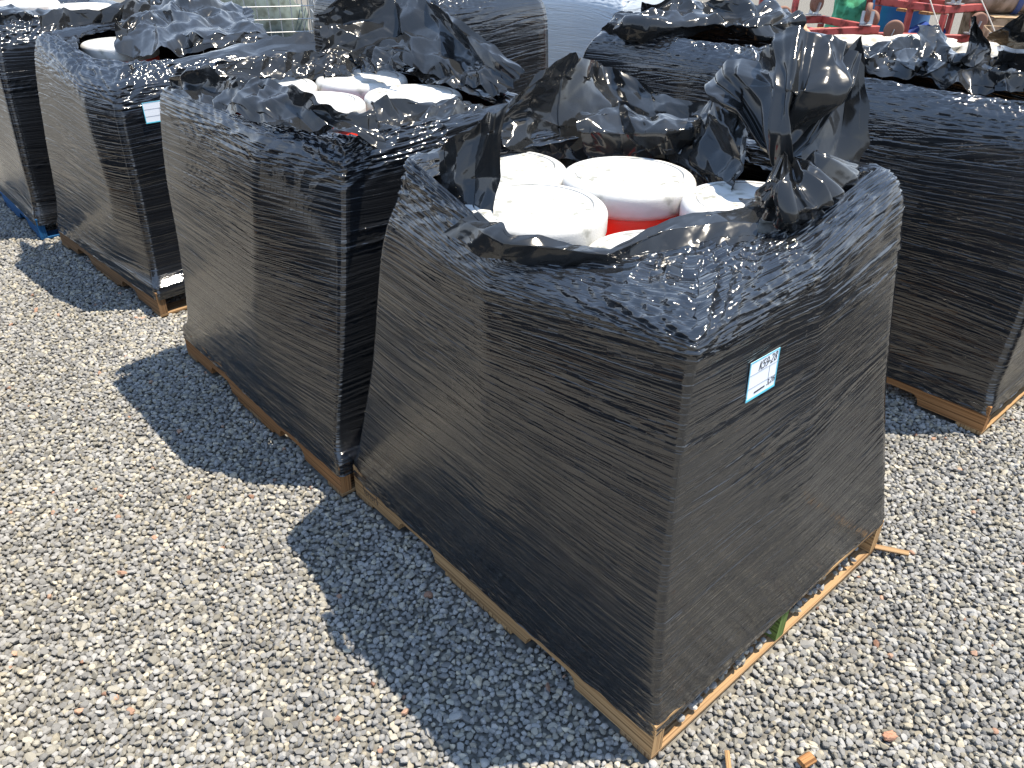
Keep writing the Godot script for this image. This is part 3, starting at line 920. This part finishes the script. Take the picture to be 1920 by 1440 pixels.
	[2, "film_flap", 12, 0.100, 1.00, 1.0, [[[0.920, 0.094, 1.085], [0.950, 0.233, 1.086], [0.980, 0.390, 1.081], [1.000, 0.501, 1.082]], [[0.940, 0.114, 1.108], [0.990, 0.256, 1.119], [1.000, 0.406, 1.114], [1.020, 0.532, 1.119]], [[0.950, 0.122, 1.151], [1.020, 0.264, 1.180], [1.020, 0.409, 1.142], [1.050, 0.575, 1.193]]]],
	[3, "film_flap", 14, 0.080, 1.00, 1.0, [[[0.206, 0.010, 1.060], [0.198, 0.150, 1.060], [0.105, 0.275, 1.060], [0.137, 0.436, 1.060]], [[0.198, 0.027, 1.120], [0.177, 0.163, 1.120], [0.113, 0.291, 1.110], [0.144, 0.433, 1.090]], [[0.405, 0.073, 1.140], [0.314, 0.200, 1.140], [0.275, 0.335, 1.120], [0.290, 0.460, 1.090]]]],
	[4, "film_flap", 16, 0.100, 1.30, 1.0, [[[0.998, 0.453, 1.060], [0.872, 0.468, 1.060], [0.741, 0.460, 1.060], [0.562, 0.414, 1.060], [0.448, 0.453, 1.060], [0.375, 0.603, 1.060]], [[0.969, 0.391, 1.120], [0.936, 0.576, 1.100], [0.745, 0.432, 1.120], [0.631, 0.551, 1.100], [0.476, 0.479, 1.120], [0.409, 0.662, 1.100]], [[1.062, 0.587, 1.120], [0.954, 0.618, 1.130], [0.869, 0.726, 1.120], [0.639, 0.518, 1.140], [0.567, 0.710, 1.130], [0.466, 0.801, 1.130]], [[1.076, 0.682, 1.120], [0.987, 0.755, 1.130], [0.912, 0.833, 1.140], [0.752, 0.772, 1.130], [0.600, 0.757, 1.150], [0.526, 0.957, 1.150]]]],
	[4, "film_flap", 16, 0.070, 0.80, 1.0, [[[0.748, 0.441, 1.130], [0.712, 0.487, 1.130], [0.664, 0.492, 1.130]], [[0.788, 0.491, 1.190], [0.745, 0.559, 1.170], [0.687, 0.525, 1.180]], [[0.835, 0.562, 1.230], [0.801, 0.638, 1.220], [0.743, 0.632, 1.200]]]],
	[4, "film_flap", 16, 0.080, 0.70, 1.0, [[[0.620, 0.494, 1.130], [0.570, 0.522, 1.130], [0.560, 0.681, 1.130]], [[0.612, 0.502, 1.200], [0.618, 0.598, 1.200], [0.577, 0.618, 1.190]], [[0.620, 0.511, 1.270], [0.619, 0.520, 1.280], [0.608, 0.527, 1.270]]]],
	[4, "film_flap", 14, 0.100, 0.70, 1.0, [[[0.522, 0.583, 1.130], [0.439, 0.517, 1.130], [0.390, 0.580, 1.130]], [[0.517, 0.547, 1.180], [0.430, 0.462, 1.190], [0.388, 0.516, 1.190]], [[0.572, 0.673, 1.180], [0.442, 0.487, 1.200], [0.409, 0.568, 1.200]]]],
	[4, "film_flap", 14, 0.120, 0.60, 1.0, [[[0.764, 1.103, 1.150], [0.620, 0.942, 1.150], [0.516, 0.927, 1.150]], [[0.664, 0.829, 1.200], [0.566, 0.760, 1.220], [0.508, 0.836, 1.220]], [[0.619, 0.783, 1.220], [0.550, 0.715, 1.280], [0.487, 0.680, 1.320]]]],
	[6, "film_flap", 14, 0.100, 1.40, 1.0, [[[0.993, 0.069, 1.060], [0.777, 0.063, 1.060], [0.606, 0.176, 1.060], [0.541, 0.424, 1.070], [0.351, 0.504, 1.070], [0.341, 0.867, 1.070]], [[0.903, 0.042, 1.120], [0.733, 0.042, 1.130], [0.592, 0.147, 1.120], [0.500, 0.352, 1.130], [0.341, 0.471, 1.130], [0.345, 0.854, 1.120]], [[0.953, 0.136, 1.130], [0.796, 0.149, 1.170], [0.702, 0.277, 1.170], [0.591, 0.471, 1.160], [0.412, 0.566, 1.170], [0.400, 0.914, 1.140]], [[0.919, 0.174, 1.150], [0.763, 0.164, 1.200], [0.767, 0.367, 1.230], [0.621, 0.497, 1.220], [0.486, 0.622, 1.200], [0.476, 0.959, 1.150]]]],
]

# ------------------------------------------------------------------ coolers
func make_cooler(i: int, u: float, v: float, top: float, label: String, turn: float, handles := false):
	# a round drink cooler standing on its head: white base upwards, red body below
	var p := frame(i) * Vector3(u, top, v)
	var t := thing("drink_cooler", label, "cooler", Vector3(p.x, top - 0.46, p.z), turn, "drink coolers packed upside down")
	t.scale = Vector3(1.05, 1.0, 1.05)
	var H := 0.46
	var prof_base := [Vector2(0.0, H - 0.003), Vector2(0.125, H - 0.003), Vector2(0.125, H - 0.003), Vector2(0.126, H - 0.009), Vector2(0.129, H - 0.009), Vector2(0.1295, H - 0.002), Vector2(0.1295, H - 0.002), Vector2(0.137, H - 0.002)]
	for k in 7:
		var a := k / 6.0 * PI / 2
		prof_base.append(Vector2(0.137 + 0.022 * sin(a), H - 0.024 + 0.022 * cos(a)))
	prof_base.append_array([Vector2(0.1585, H - 0.056), Vector2(0.156, H - 0.066), Vector2(0.150, H - 0.070)])
	part(t, "base", lathe(prof_base, 64), M.cooler_white)
	var body := [Vector2(0.148, H - 0.062), Vector2(0.150, H - 0.072), Vector2(0.154, H - 0.082), Vector2(0.158, 0.10), Vector2(0.158, 0.10), Vector2(0.150, 0.09), Vector2(0.150, 0.06), Vector2(0.0, 0.06)]
	part(t, "body", lathe(body, 48), M.cooler_red)
	part(t, "lid", lathe([Vector2(0.0, 0.06), Vector2(0.155, 0.06), Vector2(0.16, 0.05), Vector2(0.155, 0.01), Vector2(0.14, 0.0), Vector2(0.0, 0.0)], 48), M.cooler_white)
	for s in ([-1.0, 1.0] if handles else []):
		var tor := TorusMesh.new()
		tor.inner_radius = 0.018
		tor.outer_radius = 0.028
		tor.rings = 20
		tor.ring_segments = 10
		part(t, "handle", tor, M.cooler_white, Transform3D(Basis(Vector3(1, 0, 0), PI / 2 * 0.2), Vector3(0.166 * s, H - 0.085, 0)))

func make_coolers():
	var T := 1.06
	make_cooler(0, 0.681, 0.562, T, "white topped red cooler in the middle of the nearest load", 0.75, true)
	make_cooler(0, 0.665, 0.225, T, "large bright white cooler base at the front of the nearest load's opening", 1.0)
	make_cooler(0, 0.93, 0.362, T, "white cooler half behind the left film flap of the nearest load", 2.0)
	make_cooler(0, 0.366, 0.640, T - 0.005, "white cooler beside the tied film knot of the nearest load", 0.1)
	make_cooler(0, 0.352, 0.30, T - 0.045, "white cooler mostly hidden behind the front film lip of the nearest load", 0.1)
	make_cooler(0, 0.93, 0.73, T - 0.08, "red cooler in the shade behind the nearest load's back flap", 0.7)
	make_cooler(0, 0.61, 0.855, T - 0.09, "red cooler in the shade under the back flap, right of the middle one", 1.2)
	make_cooler(1, 0.835, 0.710, T + 0.015, "dusty grey white cooler base standing free in the second load's opening", 0.4)
	make_cooler(1, 0.585, 0.369, T + 0.015, "white cooler at the front lip of the second load", 1.4)
	make_cooler(1, 0.925, 0.385, T + 0.015, "white cooler at the back left of the second load", 0.9)
	make_cooler(1, 0.505, 0.705, T + 0.01, "white cooler under the right hand flap of the second load", 0.2)
	make_cooler(3, 0.45, 0.62, 1.10, "white cooler standing out of the open top of the leftmost load", 0.3)
	make_cooler(3, 0.82, 0.44, 1.10, "white cooler at the far left corner of the leftmost load's open top", 0.3)
	make_cooler(2, 0.72, 0.36, T - 0.01, "white cooler base showing through the torn top of the third load", 0.2)

func tube(parent: Node, n: String, a: Vector3, b: Vector3, w: float, h: float, mat: Material):
	# square steel section or batten from a to b
	var d := b - a
	var x := d.normalized()
	var up := Vector3.UP if absf(x.y) < 0.95 else Vector3(0, 0, 1)
	var z := x.cross(up).normalized()
	var y := z.cross(x)
	return part(parent, n, board(Vector3(d.length(), h, w), 0.004), mat, Transform3D(Basis(x, y, z), (a + b) / 2))

func make_cart(at: Vector3, turn: float, post: float, label: String):
	# platform cart turned over: frame of red channel, legs down, castors up
	var t := thing("steel_cart", label, "cart", at, turn, "red steel carts piled upside down")
	var lx := 0.46
	var lz := 0.29
	for s in [-1.0, 1.0]:
		tube(t, "long_rail", Vector3(-lx - 0.025, 0, lz * s), Vector3(lx + 0.025, 0, lz * s), 0.036, 0.05, M.red_paint)
		tube(t, "end_rail", Vector3(lx * s, 0, -lz + 0.026), Vector3(lx * s, 0, lz - 0.026), 0.036, 0.05, M.red_paint)
	tube(t, "cross_rail", Vector3(0, -0.004, -lz + 0.026), Vector3(0, -0.004, lz - 0.026), 0.036, 0.036, M.red_paint)
	tube(t, "deck_batten", Vector3(-lx + 0.03, -0.045, -0.1), Vector3(lx - 0.03, -0.045, -0.1), 0.09, 0.02, M.wood0)
	tube(t, "deck_batten", Vector3(-lx + 0.03, -0.045, 0.1), Vector3(lx - 0.03, -0.045, 0.1), 0.09, 0.02, M.wood1)
	for sx in [-1.0, 1.0]:
		for sz in [-1.0, 1.0]:
			tube(t, "post", Vector3(lx * sx, -0.031, lz * sz), Vector3(lx * sx, -post, lz * sz), 0.038, 0.038, M.red_paint)
			var c := Node3D.new()
			c.name = "castor"
			t.add_child(c, true)
			c.position = Vector3((lx - 0.09) * sx, 0.031, lz * sz)
			c.rotation.y = 0.5 * sx + 0.3 * sz
			var pb := BoxMesh.new(); pb.size = Vector3(0.09, 0.008, 0.08)
			part(c, "plate", pb, M.steel, Transform3D(Basis.IDENTITY, Vector3(0, 0.005, 0)))
			for f in [-1.0, 1.0]:
				tube(c, "fork", Vector3(0, 0.01, 0.026 * f), Vector3(0.02, 0.09, 0.026 * f), 0.004, 0.035, M.steel)
			var wheel := lathe([Vector2(0.0, -0.018), Vector2(0.035, -0.018), Vector2(0.05, -0.019), Vector2(0.06, -0.016), Vector2(0.063, 0.0), Vector2(0.06, 0.016), Vector2(0.05, 0.019), Vector2(0.035, 0.018), Vector2(0.0, 0.018)], 28)
			part(c, "tyre", wheel, M.rubber_brown, Transform3D(Basis(Vector3(1, 0, 0), PI / 2), Vector3(0.02, 0.082, 0)))
	for sx in [-1.0, 1.0]:
		tube(t, "foot_rail", Vector3(lx * sx, -post + 0.03, -lz + 0.026), Vector3(lx * sx, -post + 0.03, lz - 0.026), 0.045, 0.045, M.red_paint)

func lump(size: Vector3, seed_: float, crease := 0.06) -> ArrayMesh:
	# slack filled sack: flattened, pinched, creased
	var nr := 22
	var nc := 44
	var v := PackedVector3Array()
	var uv := PackedVector2Array()
	for r in nr + 1:
		var la := (r / float(nr) - 0.5) * PI
		for c in nc + 1:
			var lo := TAU * (c % nc) / nc
			var q := Vector3(cos(la) * cos(lo), sin(la), cos(la) * sin(lo))
			var k := Vector3(signf(q.x) * pow(absf(q.x), 0.6), signf(q.y) * pow(absf(q.y), 0.85), signf(q.z) * pow(absf(q.z), 0.6))
			var d := 1.0 + 0.16 * noise_a.get_noise_3d(q.x * 1.6 + seed_, q.y * 1.6, q.z * 1.6) + crease * facet(Vector2(lo * 0.35, la * 0.5), 0.2, int(seed_))
			v.append(Vector3(k.x * size.x, k.y * size.y, k.z * size.z) * d)
			uv.append(Vector2(c / float(nc), r / float(nr)))
	return surf(v, uv, grid_idx(nr + 1, nc + 1))

func make_background():
	var fabric := ramp(noise_image(71, 0.02, 256, 256, 4), [0.25, 0.5, 0.75], [Color(0.72, 0.7, 0.66), Color(0.93, 0.92, 0.9), Color(1, 1, 1)])
	var cloth := func(c: Color) -> StandardMaterial3D:
		var m := plain(c, 0.85, 0.3)
		m.albedo_texture = fabric
		m.uv1_triplanar = true
		m.uv1_scale = Vector3(2, 2, 2)
		return m
	# carts piled upside down
	make_cart(Vector3(2.02, 0.86, -6.25), 0.35, 0.84, "red steel cart lying upside down, leftmost of the pile, wheels up")
	make_cart(Vector3(2.88, 0.80, -5.95), -0.12, 0.78, "red steel cart upside down with four brown wheels, in front of the blue drum")
	make_cart(Vector3(2.45, 1.22, -6.75), 0.15, 1.2, "red steel cart raised highest at the back of the cart pile")
	make_cart(Vector3(3.35, 0.98, -6.75), 0.5, 0.96, "red steel cart upside down beside the cardboard box")
	# timber under the sacks
	var ts := thing("timber_stack", "low stack of weathered planks under the white sacks", "timber", Vector3(2.38, 0, -5.12), 0.12)
	for r in 15:
		for k in 4:
			tube(ts, "plank", Vector3(-0.62 + 0.02 * (r % 3), 0.03 + r * 0.052, -0.24 + k * 0.15), Vector3(0.62 - 0.03 * ((r + k) % 3), 0.03 + r * 0.052, -0.24 + k * 0.15), 0.13, 0.045, M["wood%d" % [0, 1, 3, 1][(r + k) % 4]])
	var white := cloth.call(lin(0.62, 0.60, 0.55))
	var k := 0
	for p in [[2.02, 0.88, -5.16, 0.27, "cream white sack at the left end of the timber stack"], [2.46, 0.87, -5.22, 0.25, "flat white sack in the middle of the timber stack"], [2.84, 0.86, -5.08, 0.24, "dirty white sack at the right end of the timber stack"]]:
		var o := part(self, "white_sack", lump(Vector3(p[3], 0.065, 0.19), 3.0 + k * 2.3), white, Transform3D(Basis(Vector3.UP, 0.3 * k - 0.2), Vector3(p[0], p[1], p[2])))
		tag(o, p[4], "sack", "white sacks on the timber stack")
		k += 1
	var os := part(self, "paper_sack", lump(Vector3(0.11, 0.2, 0.1), 21.0, 0.1), cloth.call(lin(0.62, 0.42, 0.28)), Transform3D(Basis(Vector3(0, 0, 1), 0.35), Vector3(1.62, 0.86, -4.95)))
	tag(os, "crumpled orange and cream paper sack beside the red cart's leg", "sack")
	var sup := thing("crate", "weathered wooden crate under the orange paper sack", "crate", Vector3(1.62, 0, -4.95), 0.2)
	for q in 6:
		for s in [-1.0, 1.0]:
			tube(sup, "slat", Vector3(-0.2, 0.05 + q * 0.11, 0.17 * s), Vector3(0.2, 0.05 + q * 0.11, 0.17 * s), 0.015, 0.09, M.wood3)
			tube(sup, "slat", Vector3(0.19 * s, 0.05 + q * 0.11, -0.16), Vector3(0.19 * s, 0.05 + q * 0.11, 0.16), 0.015, 0.09, M.wood1)
	# cardboard box with an open bent flap
	var card := cloth.call(lin(0.42, 0.30, 0.19))
	var bx := thing("cardboard_box", "open brown cardboard box with a bent flap, right of the red carts", "box", Vector3(3.42, 0, -5.62), -0.35)
	for w in [[Vector3(-0.3, 0.46, 0.25), Vector3(0.3, 0.46, 0.25)], [Vector3(-0.3, 0.46, -0.25), Vector3(0.3, 0.46, -0.25)]]:
		tube(bx, "side_panel", w[0], w[1], 0.008, 0.92, card)
	for s in [-1.0, 1.0]:
		tube(bx, "end_panel", Vector3(0.3 * s, 0.46, -0.245), Vector3(0.3 * s, 0.46, 0.245), 0.008, 0.92, card)
	var flap := []
	for r in 4:
		var row := []
		for c in 4:
			row.append(Vector3(-0.3 + c * 0.2, 0.92 + 0.03 * sin(r * 1.1) - 0.045 * r * (1.0 + 0.25 * c) + 0.03 * (c % 2), 0.256 + 0.075 * r))
		flap.append(row)
	part(bx, "flap", sheet(flap, 8, 0.2, 0.2, 5.0, 0.4), card)
	var flap2 := []
	for r in 3:
		var row := []
		for c in 3:
			row.append(Vector3(0.31 + 0.07 * r, 0.92 + 0.05 * r - 0.01 * c, -0.24 + 0.24 * c))
		flap2.append(row)
	part(bx, "flap", sheet(flap2, 8, 0.2, 0.2, 6.0, 0.4), card)
	# rolled carpet on a second box
	var b2 := thing("cardboard_box", "closed cardboard box under the rolled carpet", "box", Vector3(4.0, 0, -6.55), -0.1)
	for w in [0.28, -0.28]:
		tube(b2, "side_panel", Vector3(-0.5, 0.46, w), Vector3(0.5, 0.46, w), 0.008, 0.92, card)
	for s in [-1.0, 1.0]:
		tube(b2, "end_panel", Vector3(0.5 * s, 0.46, -0.275), Vector3(0.5 * s, 0.46, 0.275), 0.008, 0.92, card)
	tube(b2, "top_panel", Vector3(-0.5, 0.926, 0), Vector3(0.5, 0.926, 0), 0.57, 0.008, card)
	var roll := []
	for q in 15:
		roll.append(Vector2(0.12 + 0.008 * sin(q * 1.9), -0.7 + q * 0.1))
	var ro := thing("rolled_carpet", "grey brown rolled carpet with a blue tie lying on the boxes", "carpet", Vector3(3.95, 1.055, -6.5), -0.12)
	var side := Basis(Vector3(0, 0, 1), PI / 2)
	part(ro, "roll", lathe([Vector2(0, -0.7)] + roll + [Vector2(0, 0.7)], 28), cloth.call(lin(0.34, 0.27, 0.22)), Transform3D(side, Vector3.ZERO))
	for x in [-0.25, 0.3]:
		part(ro, "tie", lathe([Vector2(0.128, -0.02), Vector2(0.134, -0.02), Vector2(0.134, 0.02), Vector2(0.128, 0.02)], 28), plain(lin(0.04, 0.07, 0.2), 0.7), Transform3D(side, Vector3(x, 0, 0)))
	# drum
	var dr := thing("plastic_drum", "blue plastic drum behind the red carts", "drum", Vector3(3.3, 0, -7.6))
	var dp := [Vector2(0, 0), Vector2(0.27, 0), Vector2(0.29, 0.03)]
	for q in 24:
		dp.append(Vector2(0.29 + (0.012 if q % 8 == 4 else 0.0), 0.06 + q * 0.042))
	dp.append_array([Vector2(0.28, 1.1), Vector2(0.25, 1.12), Vector2(0.0, 1.11)])
	part(dr, "body", lathe(dp, 36), plain(lin(0.02, 0.13, 0.34), 0.4))
	part(dr, "bung", lathe([Vector2(0.0, 1.135), Vector2(0.035, 1.135), Vector2(0.035, 1.11)], 20), M.rubber_black, Transform3D(Basis.IDENTITY, Vector3(0.14, 0, 0.08)))
	# green netting bundle and blue sack between the carts
	var gs := part(self, "green_sack", lump(Vector3(0.15, 0.52, 0.16), 31.0, 0.1), cloth.call(lin(0.08, 0.38, 0.22)), Transform3D(Basis.IDENTITY, Vector3(2.78, 0.55, -7.25)))
	tag(gs, "bright green fabric bundle showing between the red cart frames", "bundle")
	var bs := part(self, "blue_sack", lump(Vector3(0.2, 0.42, 0.18), 37.0, 0.1), cloth.call(lin(0.03, 0.07, 0.30)), Transform3D(Basis.IDENTITY, Vector3(3.12, 0.40, -6.62)))
	tag(bs, "dark blue fabric bundle behind the front red cart", "bundle")
	# wire cage at the back left
	var cg := thing("wire_cage", "galvanised wire cage seen between the third load and the tall load", "cage", Vector3(-1.95, 0, -6.5), 0.3)
	for q in 11:
		tube(cg, "upright_wire", Vector3(-0.4 + q * 0.08, 0.1, 0.3), Vector3(-0.4 + q * 0.08, 1.2, 0.3), 0.008, 0.008, M.steel)
		tube(cg, "upright_wire", Vector3(-0.4 + q * 0.08, 0.1, -0.3), Vector3(-0.4 + q * 0.08, 1.2, -0.3), 0.008, 0.008, M.steel)
	for q in 14:
		tube(cg, "level_wire", Vector3(-0.42, 0.1 + q * 0.085, 0.31), Vector3(0.42, 0.1 + q * 0.085, 0.31), 0.008, 0.008, M.steel)
		tube(cg, "level_wire", Vector3(0.42, 0.1 + q * 0.085, 0.30), Vector3(0.42, 0.1 + q * 0.085, -0.3), 0.008, 0.008, M.steel)
	for sx in [-1.0, 1.0]:
		for sz in [-1.0, 1.0]:
			tube(cg, "post", Vector3(0.43 * sx, 0, 0.31 * sz), Vector3(0.43 * sx, 1.22, 0.31 * sz), 0.04, 0.04, M.steel)
	var gc := part(self, "grey_sack", lump(Vector3(0.36, 0.5, 0.26), 41.0, 0.1), cloth.call(lin(0.16, 0.2, 0.19)), Transform3D(Basis(Vector3.UP, 0.3), Vector3(-1.95, 0.58, -6.5)))
	tag(gc, "grey green fabric heap inside the wire cage", "bundle")
	# cords slung over the carts
	for q in [[Vector3(2.93, 1.15, -5.6), Vector3(3.08, 0.9, -5.5), Vector3(3.16, 0.62, -5.35), "thin white cord hanging over the front red cart, right hand one"], [Vector3(2.62, 1.12, -5.58), Vector3(2.72, 0.92, -5.5), Vector3(2.86, 0.62, -5.3), "thin white cord hanging over the front red cart, left hand one"]]:
		var cu := []
		for e in 13:
			cu.append(spline([q[0], q[1], q[2]], e / 6.0))
		var o := part(self, "cord", cord(cu, 0.004), plain(lin(0.55, 0.5, 0.44), 0.8))
		tag(o, q[3], "cord")

func cord(pts: Array, r: float) -> ArrayMesh:
	var v := PackedVector3Array()
	var uv := PackedVector2Array()
	for i in pts.size():
		var d: Vector3 = (pts[mini(i + 1, pts.size() - 1)] - pts[maxi(i - 1, 0)]).normalized()
		var a := d.cross(Vector3(0.3, 0.2, 1)).normalized()
		var b := d.cross(a)
		for k in 7:
			var t := TAU * (k % 6) / 6.0
			v.append(pts[i] + (a * cos(t) + b * sin(t)) * r)
			uv.append(Vector2(k / 6.0, i))
	return surf(v, uv, grid_idx(pts.size(), 7))

# ------------------------------------------------------------------ labels and litter
func make_litter():
	# the delivery label on the nearest load is added in make_loads
	var sp := part(self, "wood_splinter", board(Vector3(0.09, 0.008, 0.02), 0.002), M.wood1, Transform3D(Basis(Vector3.UP, -0.45) * Basis(Vector3(0, 0, 1), 0.12), Vector3(1.115, 0.024, -1.72)))
	tag(sp, "wood splinter lying beside the right corner of the nearest pallet", "splinter")
	var ys := part(self, "wood_strip", board(Vector3(0.06, 0.006, 0.011), 0.002), M.wood0, Transform3D(Basis(Vector3.UP, 1.45), Vector3(0.485, 0.022, -1.045)))
	tag(ys, "yellow wood strip on the gravel at the bottom edge, right of the nearest pallet", "wood strip")
	var tc := part(self, "wood_chip", board(Vector3(0.034, 0.014, 0.026), 0.004), M.wood2, Transform3D(Basis(Vector3.UP, 0.5), Vector3(0.66, 0.022, -1.055)))
	tag(tc, "square tan wood chip on the gravel in the lower right", "wood chip")
	var br := part(self, "brick_piece", lump(Vector3(0.016, 0.008, 0.010), 51.0, 0.1), plain(lin(0.36, 0.19, 0.12), 0.9), Transform3D(Basis(Vector3.UP, 0.2), Vector3(0.87, 0.018, -1.12)))
	tag(br, "small orange brick piece in the gravel at the lower right", "brick piece")
